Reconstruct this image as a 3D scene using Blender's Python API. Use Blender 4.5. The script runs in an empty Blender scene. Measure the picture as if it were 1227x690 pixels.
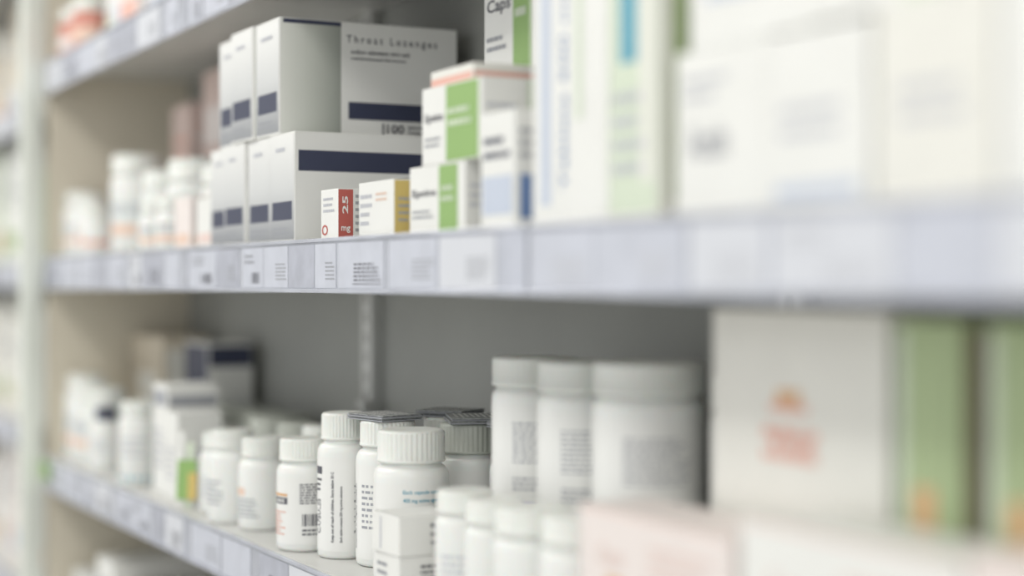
import bpy, bmesh, math, random
from mathutils import Vector
random.seed(7)
H = 1.45            # eye height; all shelf heights below are relative to it
Z_LOW, Z_MID, Z_UP, Z_TOP = -.284, .044, .364, .69
Z_B1, Z_B2 = -.612, -.94
sc = bpy.context.scene

# ---------------------------------------------------------------- materials
MATS = {}
def mat(name, col, rough=.5, metal=0, spec=.5, noise=0, nscale=30, sss=0, coat=0, bump=0):
    if name in MATS: return MATS[name]
    m = bpy.data.materials.new(name); m.use_nodes = True
    nt = m.node_tree; b = nt.nodes['Principled BSDF']
    b.inputs['Base Color'].default_value = (*col, 1)
    b.inputs['Roughness'].default_value = rough
    b.inputs['Metallic'].default_value = metal
    b.inputs['Specular IOR Level'].default_value = spec
    if coat: b.inputs['Coat Weight'].default_value = coat
    if sss:
        b.inputs['Subsurface Weight'].default_value = sss
        b.inputs['Subsurface Scale'].default_value = .004
    if noise or bump:
        tc = nt.nodes.new('ShaderNodeTexCoord')
        n = nt.nodes.new('ShaderNodeTexNoise'); n.inputs['Scale'].default_value = nscale
        n.inputs['Detail'].default_value = 5
        nt.links.new(tc.outputs['Object'], n.inputs['Vector'])
        if noise:
            r = nt.nodes.new('ShaderNodeValToRGB')
            r.color_ramp.elements[0].position = .3; r.color_ramp.elements[1].position = .7
            r.color_ramp.elements[0].color = (*[c*(1-noise) for c in col], 1)
            r.color_ramp.elements[1].color = (*[min(1, c*(1+noise)) for c in col], 1)
            nt.links.new(n.outputs['Fac'], r.inputs['Fac'])
            nt.links.new(r.outputs['Color'], b.inputs['Base Color'])
        if bump:
            bp = nt.nodes.new('ShaderNodeBump'); bp.inputs['Strength'].default_value = bump
            bp.inputs['Distance'].default_value = .001
            nt.links.new(n.outputs['Fac'], bp.inputs['Height'])
            nt.links.new(bp.outputs['Normal'], b.inputs['Normal'])
    MATS[name] = m
    return m
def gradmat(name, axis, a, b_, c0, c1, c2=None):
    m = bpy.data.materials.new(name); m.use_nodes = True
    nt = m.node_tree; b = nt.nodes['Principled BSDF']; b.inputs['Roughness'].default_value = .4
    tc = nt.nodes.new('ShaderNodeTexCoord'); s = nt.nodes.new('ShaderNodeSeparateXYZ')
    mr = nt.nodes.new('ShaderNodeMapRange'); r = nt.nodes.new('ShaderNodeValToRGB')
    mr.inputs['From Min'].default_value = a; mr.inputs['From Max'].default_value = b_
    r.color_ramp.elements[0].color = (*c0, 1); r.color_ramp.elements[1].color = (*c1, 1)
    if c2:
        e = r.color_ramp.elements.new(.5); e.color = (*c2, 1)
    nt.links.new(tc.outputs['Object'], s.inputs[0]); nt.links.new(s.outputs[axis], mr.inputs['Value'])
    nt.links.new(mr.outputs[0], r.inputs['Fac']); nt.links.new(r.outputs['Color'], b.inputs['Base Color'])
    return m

WHITE = mat('carton_white', (.79,.79,.76), .45, noise=.02, nscale=20)
CREAM = mat('carton_cream', (.78,.77,.715), .5, noise=.02)
PLAS  = mat('plastic_white', (.80,.81,.785), .32, sss=.15)
CAPW  = mat('cap_white', (.76,.775,.735), .38, sss=.1)
CAPG  = mat('cap_grey', (.47,.49,.44), .4)
LABEL = mat('label_paper', (.80,.80,.775), .4)
NAVY  = mat('ink_navy', (.04,.047,.09), .45)
INK   = mat('ink_grey', (.08,.08,.10), .5)
INKL  = mat('ink_light', (.34,.35,.38), .5)
INKP  = mat('ink_pale', (.54,.55,.59), .5)
RED   = mat('ink_red', (.48,.11,.09), .45)
SALM  = mat('ink_salmon', (.77,.44,.36), .5)
PSALM = mat('ink_pale_salmon', (.78,.62,.57), .5)
PEACH = mat('ink_peach', (.78,.58,.47), .5)
ORNG  = mat('ink_orange', (.68,.42,.22), .5)
YEL   = mat('ink_yellow', (.60,.46,.15), .5)
GREEN = mat('ink_green', (.27,.44,.14), .45)
PGREEN= mat('ink_pale_green', (.40,.49,.27), .5)
MINT  = mat('ink_mint', (.64,.71,.57), .5)
TEAL  = mat('ink_teal', (.11,.36,.47), .5)
BLUE  = mat('ink_blue', (.15,.24,.45), .5)
PBLUE = mat('ink_pale_blue', (.54,.59,.69), .5)
PURP  = mat('ink_purple', (.12,.08,.32), .5)
PINK  = mat('carton_pink', (.72,.57,.52), .5, noise=.03)
PALEP = mat('carton_pale_pink', (.80,.73,.70), .5, noise=.02)
BEIGE = mat('carton_beige', (.62,.55,.44), .6, noise=.04)
BROWN = mat('carton_side_brown', (.38,.31,.23), .6, noise=.05)
SHELF = mat('shelf_enamel', (.62,.62,.60), .42, noise=.03, nscale=8)
RAIL  = mat('price_rail_plastic', (.46,.48,.55), .25, noise=.14, nscale=18, coat=.4)
TAG   = mat('price_tag_paper', (.55,.57,.64), .4, noise=.05, nscale=40)
TAG2  = mat('price_tag_paper_light', (.64,.655,.70), .4)
TAG3  = mat('price_tag_paper_grey', (.42,.435,.50), .4, noise=.10, nscale=40)
BACKP = mat('back_panel_grey', (.32,.325,.305), .55, noise=.07, nscale=5)
SIDEP = mat('side_panel_beige', (.70,.645,.53), .55, noise=.04, nscale=4)
POSTW = mat('post_enamel', (.76,.79,.73), .4, noise=.02)
METAL = mat('upright_metal', (.56,.565,.55), .35, metal=.35)
DARK  = mat('slot_dark', (.12,.12,.12), .7)
FOIL  = mat('leaflet_grey', (.30,.31,.31), .45, noise=.5, nscale=200, bump=.3)

# ---------------------------------------------------------------- text cache
TC = {}
def text2d(s):
    if s in TC: return TC[s]
    cu = bpy.data.curves.new('t', 'FONT'); cu.body = s; cu.size = 1; cu.resolution_u = 2; cu.offset=.018
    ob = bpy.data.objects.new('t', cu); sc.collection.objects.link(ob)
    dg = bpy.context.evaluated_depsgraph_get(); me = ob.evaluated_get(dg).to_mesh()
    vs = [(v.co.x, v.co.y) for v in me.vertices]; fs = [tuple(p.vertices) for p in me.polygons]
    ob.evaluated_get(dg).to_mesh_clear()
    bpy.data.objects.remove(ob); bpy.data.curves.remove(cu)
    x0=min(v[0] for v in vs); x1=max(v[0] for v in vs); y0=min(v[1] for v in vs); y1=max(v[1] for v in vs)
    vs = [((a-x0)/(x1-x0), (b-y0)/(y1-y0)) for a,b in vs]
    TC[s] = (vs, fs); return TC[s]

# ---------------------------------------------------------------- mesh builder
class MB:
    def __init__(s): s.v=[]; s.f=[]; s.m=[]; s.sm=[]; s.ml=[]
    def mi(s, m):
        if m not in s.ml: s.ml.append(m)
        return s.ml.index(m)
    def add(s, vs, fs, m, smooth=False):
        o=len(s.v); s.v += [tuple(v) for v in vs]; k=s.mi(m)
        for f in fs:
            s.f.append(tuple(i+o for i in f)); s.m.append(k); s.sm.append(smooth)
    def box(s, x0,x1,y0,y1,z0,z1, m, bev=.0008):
        bm=bmesh.new(); bmesh.ops.create_cube(bm,size=1)
        for v in bm.verts:
            v.co=Vector(((x0+x1)/2+v.co.x*(x1-x0),(y0+y1)/2+v.co.y*(y1-y0),(z0+z1)/2+v.co.z*(z1-z0)))
        if bev: bmesh.ops.bevel(bm,geom=bm.edges[:],offset=bev,segments=2,affect='EDGES',profile=.5)
        bm.verts.index_update()
        s.add([v.co[:] for v in bm.verts],[[v.index for v in f.verts] for f in bm.faces],m); bm.free()
    def lathe(s, prof, segs, m, rib=None):
        vs=[];fs=[];n=len(prof)
        for i in range(segs):
            a=2*math.pi*i/segs
            for r,z in prof:
                rr=r
                if rib and abs(r-rib[0])<1e-6 and (i%4)>=2: rr=r-rib[1]
                vs.append((rr*math.cos(a),rr*math.sin(a),z))
        for i in range(segs):
            j=(i+1)%segs
            for k in range(n-1): fs.append((i*n+k,j*n+k,j*n+k+1,i*n+k+1))
        s.add(vs,fs,m,True)
    def finish(s, name, loc=(0,0,0), rz=0, parent=None, lift=True, rx=0, ry=0):
        me=bpy.data.meshes.new(name); me.from_pydata(s.v,[],s.f)
        for m in s.ml: me.materials.append(m)
        me.polygons.foreach_set('material_index',s.m); me.polygons.foreach_set('use_smooth',s.sm)
        me.update()
        ob=bpy.data.objects.new(name,me); sc.collection.objects.link(ob)
        ob.location=(loc[0],loc[1],loc[2]+(H if lift else 0)); ob.rotation_euler=(rx,ry,math.radians(rz))
        if parent: ob.parent=parent
        return ob

def surf_decals(mb, P, decals, W, Ht):
    """P(u,v,e)->xyz ; W,Ht are physical face sizes"""
    def quad(u0,u1,v0,v1,e,m,n=1):
        vs=[];fs=[]
        for i in range(n+1):
            u=u0+(u1-u0)*i/n
            vs+= [P(u,v0,e),P(u,v1,e)]
        for i in range(n): fs.append((2*i,2*i+2,2*i+3,2*i+1))
        mb.add(vs,fs,m, n>1)
    for i,d in enumerate(decals):
        e=.00025+.00012*i; k=d[0]
        if k=='q': quad(*d[1:5],e,d[5],max(1,d[6] if len(d)>6 else 1))
        elif k=='t':
            _,u0,u1,v0,v1,s,m=d; vs,fs=text2d(s)
            mb.add([P(u0+(u1-u0)*a,v0+(v1-v0)*b,e) for a,b in vs],fs,m)
        elif k=='tv':   # vertical running text
            _,u0,u1,v0,v1,s,m=d; vs,fs=text2d(s)
            mb.add([P(u1-(u1-u0)*b,v0+(v1-v0)*a,e) for a,b in vs],fs,m)
        elif k=='l':    # rows of small words
            _,u0,u1,v0,v1,n,m=d
            for r in range(n):
                va=v1-(v1-v0)*(r+.15)/n; vb=v1-(v1-v0)*(r+.60)/n
                u=u0; end=u0+(u1-u0)*random.uniform(.7,1)
                while u<end:
                    w=min(random.uniform(.05,.16)*(u1-u0), end-u)
                    if w<.01*(u1-u0): break
                    quad(u,u+w,vb,va,e,m); u+=w+.03*(u1-u0)
        elif k=='b':    # barcode
            _,u0,u1,v0,v1,n,m=d; u=u0
            while u<u1:
                w=random.choice([1,1,2,3])*(u1-u0)/(n*3); quad(u,min(u1,u+w),v0,v1,e,m)
                u+=w+random.choice([1,2,2])*(u1-u0)/(n*3)

def carton(name,x0,x1,y0,y1,z0,h,base=WHITE,F=(),R=(),T=(),rz=0,bev=.0008):
    w=x1-x0;d=y1-y0;mb=MB(); mb.box(-w/2,w/2,-d/2,d/2,0,h,base,bev)
    surf_decals(mb,lambda u,v,e:(-w/2+u*w,-d/2-e,v*h),F,w,h)
    surf_decals(mb,lambda u,v,e:(w/2+e,-d/2+u*d,v*h),R,d,h)
    flap=[('q',.03,.97,.045,.045+.0007/d,INKL)]
    surf_decals(mb,lambda u,v,e:(-w/2+u*w,-d/2+v*d,h+e*.3),list(T)+flap,w,d)
    return mb.finish(name,((x0+x1)/2,(y0+y1)/2,z0),rz)

def bottle(name,x,y,z0,r,h,capr=None,caph=.02,body=PLAS,cap=CAPW,D=(),face=-22,ribs=True,label=None,rd=.0009):
    mb=MB(); capr=capr or r*.82; hb=h-caph-.0015
    nr=capr*.9; sh=max(.006,min((r-nr)*1.1+.004,.02)); z1=hb-sh-.002
    prof=[(0,.001),(r*.8,.001),(r*.88,0),(r*.96,.001),(r,.0045),(r,z1)]
    for i in range(1,9):
        a=i/8*math.pi/2
        prof.append((nr+(r-nr)*math.cos(a), z1+sh*math.sin(a)))
    prof+= [(nr,h-.004),(0,h-.004)]
    mb.lathe(prof,64,body)
    zc=h-caph
    cp=[(capr*.86,zc),(capr-.0006,zc),(capr+.0004,zc+.0008),(capr+.0004,zc+.003),(capr,zc+.0034),(capr,h-.0035),(capr-.0008,h-.0016),(capr-.0025,h-.0004),(capr-.005,h),(capr*.6,h-.0004),(0,h-.0004)]
    mb.lathe(cp,160,cap,rib=(capr,rd) if ribs else None)
    lz0,lz1 = .008, z1-.003
    f=math.radians(face)
    circ=2*math.pi*r
    def P(u,v,e):   # u 0..1 => -90..+90 deg around the facing direction
        a=f+(u-.5)*math.pi
        return ((r+e)*math.cos(a),(r+e)*math.sin(a),lz0+(lz1-lz0)*v)
    base=[('q',-.3,1.3,0,1,label,32)] if label else []
    surf_decals(mb,P,base+[ (d if d[0]!='q' else (*d[:6],12)) for d in D],circ/2,lz1-lz0)
    return mb.finish(name,(x,y,z0))

def leaflet(name,x,y,z,w,d,t,rz):
    """stack of folded leaflets"""
    mb=MB()
    for i in range(4):
        o=random.uniform(-.003,.003); zz=t*i/4
        mb.box(-w/2+o,w/2+o,-d/2-o,d/2-o,zz,zz+t/4*.8,FOIL if i%2 else INKL,.0003)
    surf_decals(mb,lambda u,v,e:(-w/2+u*w,-d/2+v*d,t+e-.0004),[('l',.08,.92,.1,.9,8,LABEL)],w,d)
    return mb.finish(name,(x,y,z),rz)

# ---------------------------------------------------------------- room
def plain(name,x0,x1,y0,y1,z0,z1,m):
    mb=MB(); mb.box(x0,x1,y0,y1,z0,z1,m,0); return mb.finish(name,lift=False)
plain('floor',-8,2.5,-3.2,1.1,-.1,0,mat('vinyl_floor',(.62,.60,.55),.35,noise=.06,nscale=3))
plain('ceiling',-8,2.5,-3.2,1.1,2.9,3.0,mat('ceiling_tile',(.8,.8,.78),.8,noise=.02))
wallm=mat('wall_paint',(.80,.79,.74),.7,noise=.02,nscale=2)
plain('wall_back',-8,2.5,1.0,1.1,0,2.9,wallm)
plain('wall_left',-8.1,-8,-3.2,1.1,0,2.9,wallm)
plain('baseboard_back',-8,2.5,.985,1.0,0,.1,POSTW)

# ---------------------------------------------------------------- shelving
W=.235; RH=.053
def shelving(name,xs,left_panel=True,right_panel=True,y=0,levels=(Z_B2,Z_B1,Z_LOW,Z_MID,Z_UP,Z_TOP)):
    root=bpy.data.objects.new(name,None); sc.collection.objects.link(root)
    xa,xb=xs[0],xs[-1]
    mb=MB(); mb.box(xa,xb,W+.002,W+.014,-1.45,.78,BACKP,0); mb.finish('back_panel',(0,y,0),parent=root)
    mb=MB(); mb.box(xa,xb,.02,W,-1.45,-1.27,SHELF,.002); mb.finish('plinth',(0,y,0),parent=root)
    for li,z in enumerate(levels):
        for bi in range(len(xs)-1):
            a,b=xs[bi]+.0012,xs[bi+1]-.0012
            mb=MB()
            mb.box(a,b,0,W,z-.018,z,SHELF,.001)
            mb.box(a,b,-.004,0,z-RH+.002,z,SHELF,.0008)          # metal front fold
            mb.finish('shelf_board_%d_%d'%(li,bi),(0,y,0),parent=root)
            mb=MB()
            mb.box(a+.001,b-.001,-.0066,-.0042,z-RH,z+.0008,RAIL,.0006)   # price rail
            mb.box(a+.001,b-.001,-.0088,-.0066,z-RH,z-RH+.004,RAIL,.0006)
            mb.box(a+.001,b-.001,-.0088,-.0066,z-.003,z+.0008,RAIL,.0006)
            # paper tags in the rail
            x=a+random.uniform(.004,.03)
            while x<b-.06:
                w=min(random.uniform(.05,.13),b-.004-x); hh=RH-.010
                k=random.random()
                D=[('q',0,1,0,1,random.choice([TAG,TAG,TAG2,TAG3]))]
                dk = INK if bi<2 or len(xs)<4 else INKP
                if k<.40: D+=[('l',.5,.95,.15,.6,5,INKL if bi<2 else INKP)]
                elif k<.65: D+=[('l',.35,.95,.12,.55,5,dk),('q',.33,.95,.08,.10,dk)]
                elif k<.85: D+=[('b',.45,.85,.1,.38,9,dk),('l',.1,.6,.55,.85,2,INKL if bi<2 else INKP)]
                surf_decals(mb,lambda u,v,e:(x+u*w,-.0067-e,z-RH+.005+v*hh),D,w,hh)
                x+=w+random.choice([.001,.002,.006,.012,.03])
            mb.finish('price_rail_%d_%d'%(li,bi),(0,y,0),parent=root)
    for i,x in enumerate(xs):
        if (i==0 and left_panel) or (i==len(xs)-1 and right_panel): continue
        mb=MB(); 
        if i in (0,len(xs)-1): x += .02 if i==0 else -.02
        x+=.022
        mb.box(x-.017,x+.017,W-.014,W+.002,-1.45,.78,METAL,.001)
        zz=-1.3
        while zz<.75:
            mb.box(x-.002,x+.002,W-.0146,W-.0138,zz,zz+.014,DARK,0); zz+=.025
        for z in levels:                      # bracket clip + knob
            zk=z+.13
            mb.box(x-.019,x+.025,W-.020,W-.014,zk-.006,zk+.006,METAL,.001)
            mb.box(x+.012,x+.026,W-.030,W-.016,zk-.007,zk+.007,METAL,.003)
        mb.finish('rear_upright_%d'%i,(0,y,0),parent=root)
    if left_panel:
        mb=MB(); mb.box(xa-.022,xa,0,W+.014,-1.45,.78,SIDEP,.001); mb.finish('side_panel_left',(0,y,0),parent=root)
        mb=MB(); mb.box(xa-.03,xa+.002,-.043,-.0095,-1.45,.80,POSTW,.004); mb.finish('front_post_left',(0,y,0),parent=root)
        mb=MB(); mb.box(xa+.004,xa+.05,-.0125,-.0092,Z_LOW-.036,Z_LOW-.006,GREEN,.0005); mb.finish('green_rail_clip',(0,y,0),parent=root)
    if right_panel:
        mb=MB(); mb.box(xb,xb+.022,0,W+.014,-1.45,.78,SIDEP,.001); mb.finish('side_panel_right',(0,y,0),parent=root)
    return root
shelving('pharmacy_shelving_unit',[-2.80,-1.994,-1.11,-.226])
shelving('pharmacy_shelving_unit',[-6.2,-5.3,-4.4,-3.5],False,False,y=.10)

def stock(name,x0,x1,y0,y1,z0,hs,cols,wr=(.05,.11),decal=True):
    """one mesh: a row of assorted cartons"""
    mb=MB(); x=x0
    while x<x1-.03:
        w=min(random.uniform(*wr),x1-x); h=random.uniform(*hs); c=random.choice(cols); yy=y0+random.uniform(0,.02)
        mb.box(x,x+w-.003,yy,y1,z0,z0+h,c,.0008)
        if decal:
            k=random.choice([MINT,SALM,PBLUE,PGREEN,PBLUE,PEACH])
            surf_decals(mb,lambda u,v,e:(x+u*(w-.003),yy-e,z0+v*h),[('q',.08,.92,.12,.28,k),('l',.1,.9,.5,.85,3,INKL)],w,h)
            surf_decals(mb,lambda u,v,e:(x+w-.003+e,yy+u*(y1-yy),z0+v*h),[('q',.08,.92,.12,.28,k),('l',.1,.6,.5,.85,3,INKP)],w,h)
        x+=w
    return mb.finish(name)
soft=[WHITE,WHITE,PALEP,CREAM,PINK]
stock('bandage_box_row',-2.78,-.24,.03,.2,Z_B1+.0003,(.13,.20),soft)
stock('syrup_box_row',-2.78,-.24,.03,.2,Z_B2+.0003,(.12,.2),soft)
for n,z,c in (('supplement_box_row',Z_B1,[WHITE,PALEP]),('tablet_box_row',Z_LOW,[WHITE,CREAM]),('cream_box_row',Z_MID,[WHITE,WHITE,MINT]),('gauze_box_row',Z_UP,[CREAM,BEIGE])):
    stock(n,-6.15,-3.52,.13,.3,z+.0003,(.15,.27),c)

# ================================================================ MIDDLE SHELF
ZM=Z_MID+.0003
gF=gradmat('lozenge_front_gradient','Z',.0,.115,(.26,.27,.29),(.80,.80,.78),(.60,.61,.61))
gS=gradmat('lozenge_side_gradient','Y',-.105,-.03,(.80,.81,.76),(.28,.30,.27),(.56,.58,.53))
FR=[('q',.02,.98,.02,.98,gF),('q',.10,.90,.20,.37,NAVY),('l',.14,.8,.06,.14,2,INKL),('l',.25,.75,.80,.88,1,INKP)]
def lozA(x1,y0,z,h=.125,d=.21,w=.076,rz=0):
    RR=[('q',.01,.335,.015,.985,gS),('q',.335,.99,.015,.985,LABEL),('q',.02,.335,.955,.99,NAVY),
        ('t',.365,.88,.80,.885,'T h r o a t   L o z e n g e s',INK),
        ('t',.39,.72,.725,.765,'sodium calamatum citric acid',INK),('t',.39,.70,.665,.70,'methylenehaxanal laboratoium',INK),
        ('q',.375,.94,.155,.305,NAVY),('q',.565,.575,.02,.13,INK),('t',.59,.69,.045,.125,'100',INK),
        ('t',.71,.90,.09,.125,'assorted tablets',INK),('t',.71,.86,.04,.075,'lozenges pastilles',INK)]
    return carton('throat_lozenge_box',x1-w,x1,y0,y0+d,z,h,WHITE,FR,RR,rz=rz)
def lozB(x1,y0,z,h=.115,d=.20,w=.076,rz=0):
    RR=[('q',.01,.99,.02,.98,LABEL),('q',.02,.96,.64,.83,NAVY)]
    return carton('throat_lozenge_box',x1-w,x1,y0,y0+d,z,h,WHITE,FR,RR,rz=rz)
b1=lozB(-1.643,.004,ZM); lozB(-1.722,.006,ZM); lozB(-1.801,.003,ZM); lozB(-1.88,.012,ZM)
# thin printed arc on the visible lower lozenge box side
mb=MB(); vs=[];fs=[]
for i in range(25):
    a=math.radians(20+i*150/24)
    for r in (.060,.0608): vs.append((0,r*math.cos(a)*1.0,r*math.sin(a)))
for i in range(24): fs.append((2*i,2*i+1,2*i+3,2*i+2))
mb.add(vs,fs,INK)
arc=mb.finish('printed_arc',(.0387,.030,.008),lift=False); arc.parent=b1
zt=ZM+.1153
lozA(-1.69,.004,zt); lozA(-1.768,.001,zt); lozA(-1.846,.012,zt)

# small cartons in front
carton('lozenge_sample_carton',-1.583,-1.536,.010,.040,ZM,.050,WHITE,
   [('t',.06,.42,.08,.30,'O',RED),('l',.15,.8,.5,.85,3,INKP)],[('q',.0,.52,.02,.98,RED),('tv',.14,.34,.50,.85,'25',LABEL),('t',.1,.42,.12,.25,'mg',LABEL),('l',.6,.92,.1,.9,6,INKL)])
carton('ointment_carton',-1.488,-1.404,.012,.034,ZM,.052,WHITE,
   [('l',.05,.4,.15,.8,4,INKP),('l',.5,.85,.6,.8,2,PEACH)],[('q',.02,.98,.02,.98,YEL),('l',.2,.8,.2,.7,4,INKL)])
def gcart(x0,x1,y0,y1,z,h,name='tablet_carton',txt='Epnine',g0=.55,g1=.88,rz=0):
    return carton(name,x0,x1,y0,y1,z,h,WHITE,[('q',g0,g1,.02,.98,GREEN),('t',.06,g0-.05,.52,.66,txt,INK),('l',.06,g0-.08,.2,.36,2,INKL),('l',g0+.04,g1-.04,.4,.7,2,MINT)],
       [('q',.55,.95,.02,.98,MINT),('l',.06,.5,.3,.7,3,INKP)],rz=rz)
gcart(-1.382,-1.268,.018,.095,ZM,.060)
gcart(-1.355,-1.236,.018,.095,ZM+.0603,.068,g0=.42,g1=.95)
carton('blister_carton',-1.345,-1.26,.022,.09,ZM+.1286,.014,CREAM,[('q',.02,.98,.05,.5,SALM)],[('q',.02,.98,.05,.5,SALM)],T=[('q',.1,.9,.2,.8,PSALM)])
gcart(-1.412,-1.30,.105,.2,ZM,.146)
gcart(-1.405,-1.298,.105,.2,ZM+.1463,.112,txt='Caps')
carton('tablet_carton',-1.222,-1.162,.010,.055,ZM,.094,WHITE,[('l',.1,.9,.55,.8,2,NAVY),('q',.06,.94,.12,.45,PBLUE)],[('q',.1,.94,.08,.45,BLUE),('l',.1,.9,.55,.85,3,INKL)])
carton('tablet_carton',-1.225,-1.15,.075,.2,ZM,.12,WHITE,[('q',.1,.8,.1,.3,GREEN)],[('q',.1,.8,.1,.3,GREEN)])
carton('medicine_carton',-1.142,-1.028,.015,.12,ZM,.258,WHITE,
   [('q',.12,.26,.06,.72,PBLUE),('tv',.40,.50,.1,.7,'Tablets 500 mg',BLUE),('q',.60,.68,.3,.9,MINT),('l',.10,.8,.80,.90,2,PGREEN)],
   [('q',.1,.3,.05,.9,MINT),('l',.4,.9,.5,.9,6,INKP)])
carton('medicine_carton',-1.022,-.956,.012,.11,ZM,.262,CREAM,
   [('q',.02,.98,.02,.98,MINT),('q',.24,.58,.42,.74,TEAL),('q',.66,.9,.1,.92,CREAM),('l',.1,.8,.1,.35,4,INKP)],
   [('q',.1,.5,.05,.9,PGREEN)])
# right hand stacks
def wc(x0,x1,y0,y1,z,h,F,base=WHITE,name='medicine_carton',R=()): return carton(name,x0,x1,y0,y1,z,h,base,F,R or [('l',.1,.9,.2,.8,4,INKP)])
wc(-.935,-.835,.012,.13,ZM,.108,[('t',.15,.60,.34,.56,'Acetin',INKL),('l',.1,.6,.66,.85,2,INKP)])
wc(-.832,-.735,.010,.13,ZM,.106,[('l',.15,.75,.35,.6,2,INKP),('q',.1,.9,.06,.14,PBLUE)])
wc(-.732,-.64,.012,.13,ZM,.11,[('l',.2,.8,.35,.6,2,INKP)],CREAM)
wc(-.637,-.52,.012,.13,ZM,.11,[('q',.55,.95,.05,.95,MINT)])
wc(-.930,-.80,.020,.14,ZM+.1103,.11,[('l',.15,.8,.2,.35,1,PBLUE),('q',.05,.95,.86,.96,CREAM)])
wc(-.795,-.68,.016,.14,ZM+.1103,.13,[('l',.12,.7,.3,.45,1,INKP),('q',.7,.95,.02,.98,MINT)])
wc(-.676,-.54,.016,.14,ZM+.1103,.135,[('q',.02,.98,.50,.98,PGREEN),('l',.1,.6,.1,.3,2,INKP)])

# left hand jars on the middle shelf
pe=[('q',-.1,1.1,.15,.75,LABEL),('q',.1,.55,.2,.38,PEACH),('l',.15,.8,.5,.7,3,INKL)]
bottle('medicine_jar',-2.475,.060,ZM,.038,.148,.036,.028,D=pe)
bottle('medicine_jar',-2.28,.095,ZM,.043,.130,.041,.03,D=pe)
bottle('medicine_jar',-2.385,.08,ZM,.036,.12,.034,.026,D=pe)
bottle('medicine_jar',-2.745,.045,ZM,.032,.105,.028,.02,D=pe)
bottle('pill_bottle',-2.66,.04,ZM,.027,.095,.022,.02,D=[('q',0,.9,.2,.6,PINK)])
bottle('pill_bottle',-2.59,.03,ZM,.024,.075,.021,.018,D=[('q',0,.9,.2,.45,SALM)])
bottle('pill_bottle',-2.245,.028,ZM,.026,.068,.023,.016,D=[('q',0,.9,.1,.4,PEACH),('l',.2,.8,.5,.9,2,INKL)])
bottle('pill_bottle',-2.17,.030,ZM,.026,.07,.023,.016,D=[('q',0,.9,.1,.4,PEACH),('l',.2,.8,.5,.9,2,INKL)])
carton('tablet_carton',-2.12,-2.05,.015,.09,ZM,.066,PALEP,[('q',.1,.9,.1,.3,PEACH)],[('q',.05,.95,.1,.25,PEACH),('l',.1,.9,.5,.8,2,INKL)])
carton('tablet_carton',-2.04,-1.965,.02,.1,ZM,.062,WHITE,[('q',.1,.9,.1,.3,PSALM)],[('l',.1,.9,.4,.8,3,INKP)])
bottle('medicine_jar',-2.165,.105,ZM,.040,.115,.038,.026,D=pe)
bottle('medicine_jar',-2.06,.150,ZM,.040,.110,.038,.026,D=pe)
carton('medicine_carton',-2.60,-2.50,.150,.21,ZM,.235,PINK,[('l',.1,.9,.5,.8,3,SALM)],[('l',.1,.9,.3,.8,5,LABEL)])
carton('medicine_carton',-2.47,-2.36,.160,.21,ZM,.275,PINK,[('q',.1,.9,.6,.8,PALEP)],[('l',.1,.9,.3,.8,5,PSALM)])
carton('medicine_carton',-2.35,-2.25,.160,.215,ZM,.24,PINK,[('q',.1,.9,.6,.8,LABEL)],[('l',.1,.9,.3,.8,5,PSALM)])

# ================================================================ LOWER SHELF
ZL=Z_LOW+.0003
# in-focus bottles
bottle('pill_bottle',-1.928,.030,ZL,.0295,.110,.0255,.022,D=[('l',.05,.4,.2,.7,5,INKL)])
bottle('pill_bottle',-1.856,.044,ZL,.029,.106,.025,.022,D=[('q',.05,.25,.55,.7,PEACH),('l',.08,.5,.1,.5,5,INKL)])
bottle('pill_bottle',-1.693,.034,ZL,.0300,.119,.0270,.024,label=LABEL,face=-22,
   D=[('q',-.1,.30,.60,.70,INK),('t',.0,.26,.62,.68,'TABS',LABEL),('q',-.1,.30,.72,.76,ORNG),('l',-.05,.28,.12,.50,8,SALM),
      ('l',.45,.90,.60,.92,8,INK),('b',.48,.88,.28,.46,18,INK),('l',.48,.88,.12,.24,2,INK)])
bottle('pill_bottle',-1.628,.053,ZL,.0275,.150,.0235,.028,label=LABEL,
   D=[('tv',.07,.17,.18,.55,'CAPSULES',INK),('q',.05,.2,.82,.9,INK),('l',.05,.2,.62,.78,3,INK),('tv',.34,.39,.1,.85,'Keep out of reach of children. Store below 30 C',INK),('tv',.45,.49,.1,.7,'Each tablet contains 250 mg active substance',INK),
      ('tv',.62,.68,.2,.9,'Read the leaflet before use',INK),('b',.80,.98,.2,.7,12,INK)])
bottle('pill_bottle',-1.562,.074,ZL,.032,.146,.028,.026,label=LABEL,D=[('tv',.04,.09,.1,.8,'Dispense in original container',INK),('l',.2,.8,.3,.8,8,INKL)])
bottle('pill_bottle',-1.472,.060,ZL,.0365,.144,.0325,.031,label=LABEL,face=-22,
   D=[('t',.42,.80,.88,.935,'Each capsule contains',TEAL),('t',.42,.74,.79,.845,'400 mg active agent',TEAL),('t',.42,.80,.68,.73,'Use capsules as shown',TEAL),('t',.42,.78,.58,.63,'on the leaflet',TEAL)])
bottle('pill_bottle',-1.497,.137,ZL,.033,.146,.0315,.030,label=LABEL,cap=CAPG,D=[('l',.3,.9,.4,.8,5,BLUE)])
bottle('pill_bottle',-1.575,.150,ZL,.030,.146,.027,.026)
bottle('pill_bottle',-1.41,.150,ZL,.033,.146,.03,.028,cap=CAPG)
leaflet('folded_leaflet',-1.565,.072,ZL+.1463,.062,.05,.006,12)
leaflet('folded_leaflet',-1.497,.140,ZL+.1463,.07,.055,.006,-20)
leaflet('folded_leaflet',-1.578,.152,ZL+.1463,.055,.05,.007,35)
leaflet('folded_leaflet',-1.41,.150,ZL+.1463,.055,.05,.006,5)
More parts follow.
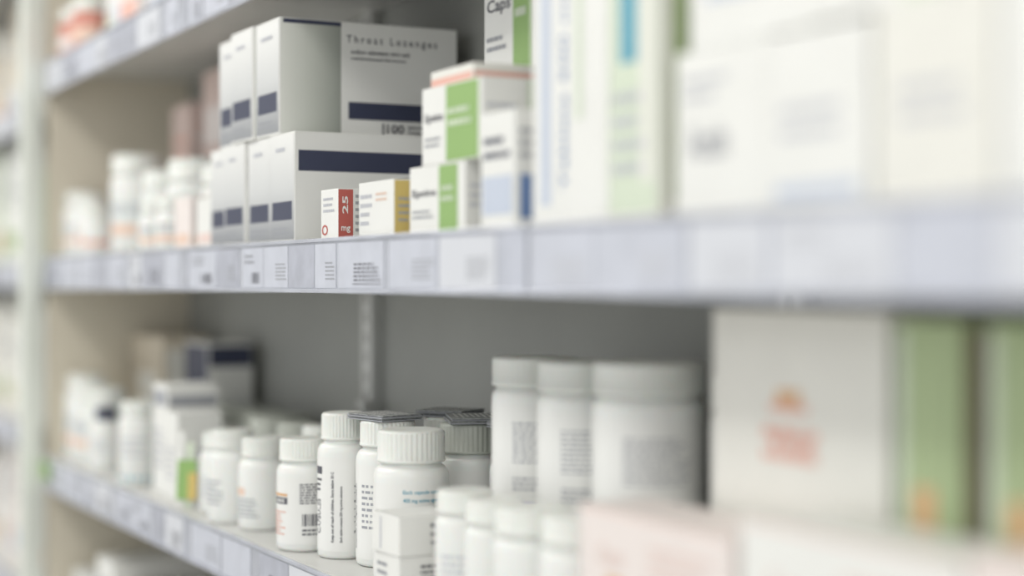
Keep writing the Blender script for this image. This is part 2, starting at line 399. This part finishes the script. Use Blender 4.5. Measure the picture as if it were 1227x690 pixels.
# second row
for (x,y,h,c) in ((-2.03,.115,.112,CAPG),(-1.935,.115,.114,CAPG),(-1.86,.12,.116,CAPW),(-1.78,.105,.112,CAPG),(-2.01,.045,.10,CAPW),(-1.70,.12,.112,CAPW)):
    bottle('pill_bottle',x,y,ZL,.029,h,.025,.02,cap=c,D=[('l',.1,.8,.2,.7,5,INKP)])
carton('capsule_carton',-1.424,-1.369,.002,.062,ZL,.039,WHITE,[('l',.1,.6,.4,.8,2,INKL)],[('q',.02,.98,.04,.25,PEACH),('l',.35,.92,.4,.8,3,INK)])
carton('capsule_carton',-1.426,-1.368,.000,.060,ZL+.0393,.036,WHITE,[('q',.3,.36,.1,.9,INKP)],[('t',.52,.9,.66,.8,'Mfg Lic No. 72',INK),('t',.52,.86,.45,.58,'Batch 041 exp 09',INK),('t',.52,.9,.24,.37,'Hyderabad store',INK)],rz=2)
# leaning folded leaflet, green and white
mb=MB(); mb.box(-.012,.014,-.0006,.0006,.01,.060,GREEN,.0002); mb.box(.004,.016,-.0026,-.0008,.01,.044,YEL,.0002)
mb.box(-.012,-.004,.0012,.0022,0,.096,WHITE,.0002); mb.box(-.002,.008,.003,.004,0,.082,MINT,.0002)
mb.finish('folded_leaflet',(-2.052,.008,ZL+.002),50,rx=math.radians(-6))

# far-left goods
bottle('medicine_jar',-2.345,.030,ZL,.030,.118,.027,.018,D=[('q',-.2,1.2,.0,.08,TEAL),('l',.2,.7,.4,.8,3,INKP)])
bottle('pill_bottle',-2.547,.032,ZL,.023,.095,.016,.018,cap=NAVY,D=[('l',.2,.7,.4,.8,3,INKP)])
bottle('medicine_jar',-2.75,.05,ZL,.034,.135,.03,.022,D=pe)
bottle('medicine_jar',-2.68,.045,ZL,.032,.125,.03,.022,D=pe)
bottle('medicine_jar',-2.61,.05,ZL,.03,.12,.027,.022)
bottle('medicine_jar',-2.44,.065,ZL,.034,.11,.031,.022,D=[('l',.2,.7,.4,.8,3,INKP)])
carton('medicine_carton',-2.27,-2.20,.028,.10,ZL,.148,WHITE,[('q',.05,.95,.8,.94,INKL),('l',.1,.8,.2,.6,5,INKP)],[('q',.05,.95,.80,.9,INKL),('l',.1,.9,.2,.6,6,INKP)])
carton('medicine_carton',-2.18,-2.125,.02,.08,ZL,.115,WHITE,[('l',.1,.8,.2,.6,5,INKP)],[('l',.1,.9,.2,.6,6,INKP)])
carton('medicine_carton',-2.79,-2.60,.135,.21,ZL,.20,BEIGE,[('q',.2,.8,.4,.7,CREAM)],[('q',.1,.9,.5,.9,CREAM)])
carton('medicine_carton',-2.53,-2.41,.150,.22,ZL,.195,WHITE,[('q',.02,.98,.6,.98,NAVY)],[('q',.02,.98,.82,.98,NAVY),('q',.1,.9,.2,.55,PBLUE)])
for x in (-2.35,-2.25,-2.15): bottle('medicine_jar',x,.165,ZL,.044,.108,.043,.022,cap=CAPG,body=PLAS)

# big jars (standing on a low carton)
carton('shipping_carton',-1.370,-.998,.075,.21,ZL,.072,WHITE,[('l',.1,.4,.3,.7,3,SALM)],[('q',.1,.9,.1,.3,PINK)])
zj=ZL+.0723
JL=[('l',.30,.72,.45,.84,9,INKL),('l',.3,.7,.20,.34,3,INKL)]
bottle('medicine_jar',-1.330,.118,zj,.0385,.146,.038,.026,label=LABEL,D=JL+[('q',.28,.5,.06,.13,PURP)],rd=.0004)
bottle('medicine_jar',-1.240,.118,zj,.0405,.146,.040,.026,label=LABEL,D=JL+[('q',.28,.55,.06,.15,PURP)],rd=.0004)
bottle('medicine_jar',-1.140,.120,zj,.0455,.149,.045,.026,label=LABEL,D=JL,rd=.0004)
bottle('medicine_jar',-1.046,.160,zj,.0365,.142,.036,.026,label=LABEL,D=[('q',.55,1.1,.05,.75,BLUE)]+JL,rd=.0004)
# foreground jars
bottle('medicine_jar',-1.305,.036,ZL,.026,.106,.0245,.02,D=[('l',.2,.8,.2,.7,5,INKP)],rd=.0003)
bottle('medicine_jar',-1.248,.036,ZL,.026,.104,.0245,.02,rd=.0003)
bottle('medicine_jar',-1.182,.036,ZL,.032,.106,.030,.022,D=[('q',.1,.9,.15,.6,MINT)],rd=.0003)
bottle('medicine_jar',-1.106,.036,ZL,.031,.108,.029,.022,rd=.0003)
# foreground flat cartons
def flat(x0,x1,z,h,lt): carton('bandage_carton',x0,x1,.004,.066,z,h,PALEP if lt else WHITE,
     [('q',.02,.98,.94,.98,PSALM),('t',.14,.32,.35,.58,'Care',PSALM),('q',.2,.32,.10,.22,ORNG),('l',.5,.9,.3,.7,3,PSALM)],[('q',.02,.98,.94,.98,PSALM)])
flat(-1.055,-.86,ZL,.065,0); flat(-1.05,-.86,ZL+.0653,.060,1)
flat(-.855,-.66,ZL,.07,1); flat(-.85,-.655,ZL+.0703,.070,0)
flat(-.65,-.45,ZL,.07,0); flat(-.65,-.45,ZL+.0703,.076,1)
# big cartons behind
carton('supplement_carton',-.988,-.80,.078,.20,ZL,.266,CREAM,
   [('q',.36,.58,.745,.765,SALM),('l',.32,.66,.60,.71,2,SALM),('q',.40,.54,.765,.80,ORNG),('t',.34,.62,.64,.71,'Vita',SALM)],[('q',.1,.9,.1,.3,CREAM)])
for x0,x1 in ((-.792,-.735),(-.715,-.655),(-.645,-.585)):
    carton('supplement_carton',x0,x1,.078,.20,ZL,.262,PGREEN,
      [('q',.02,.16,.02,.98,MINT),('q',.28,.60,.30,.62,ORNG),('q',.66,.82,.1,.9,PGREEN)],[('q',.02,.98,.02,.98,BROWN)])  # side faces coloured brown, showing in the gaps between the green cartons

# ================================================================ UPPER SHELF
ZU=Z_UP+.0003
bottle('medicine_jar',-2.73,.035,ZU,.034,.08,.03,.02,body=mat('jar_red',(.64,.28,.22),.4),D=[('q',.1,.9,.2,.7,LABEL)])
bottle('medicine_jar',-2.65,.035,ZU,.032,.085,.03,.02,body=mat('jar_red',(.64,.28,.22),.4),D=[('q',.1,.9,.2,.7,PEACH)])
stock('medicine_carton_row',-2.60,-.3,.03,.2,ZU,(.12,.22),[WHITE,WHITE,CREAM,PALEP])

# ---------------------------------------------------------------- lights
def area(name,loc,sx,sy,p,rot=(0,0,0),col=(1,1,1)):
    l=bpy.data.lights.new(name,'AREA'); l.shape='RECTANGLE'; l.size=sx; l.size_y=sy; l.energy=p; l.color=col
    o=bpy.data.objects.new(name,l); o.location=loc; o.rotation_euler=rot; sc.collection.objects.link(o); return o
for i,x in enumerate((-4.6,-2.4,-.4,1.4)):
    area('ceiling_light_panel',(x,-1.1,2.86),1.3,.7,(34,28,13,30)[i],(math.radians(18),0,0),(1,.985,.95))
w=bpy.data.worlds.new('World'); sc.world=w; w.use_nodes=True
w.node_tree.nodes['Background'].inputs[0].default_value=(.975,.99,1,1)
w.node_tree.nodes['Background'].inputs[1].default_value=1.15

# ---------------------------------------------------------------- camera
cd=bpy.data.cameras.new('camera'); cam=bpy.data.objects.new('camera',cd); sc.collection.objects.link(cam)
cd.sensor_width=36; cd.lens=58.7; cd.clip_start=.05; cd.shift_y=-.004
cam.location=(0,-.6,H); cam.rotation_euler=(math.radians(90),0,math.radians(62.4))
cd.dof.use_dof=True; cd.dof.focus_distance=1.66; cd.dof.aperture_fstop=1.3
sc.camera=cam
sc.view_settings.view_transform='Standard'; sc.view_settings.exposure=-.06
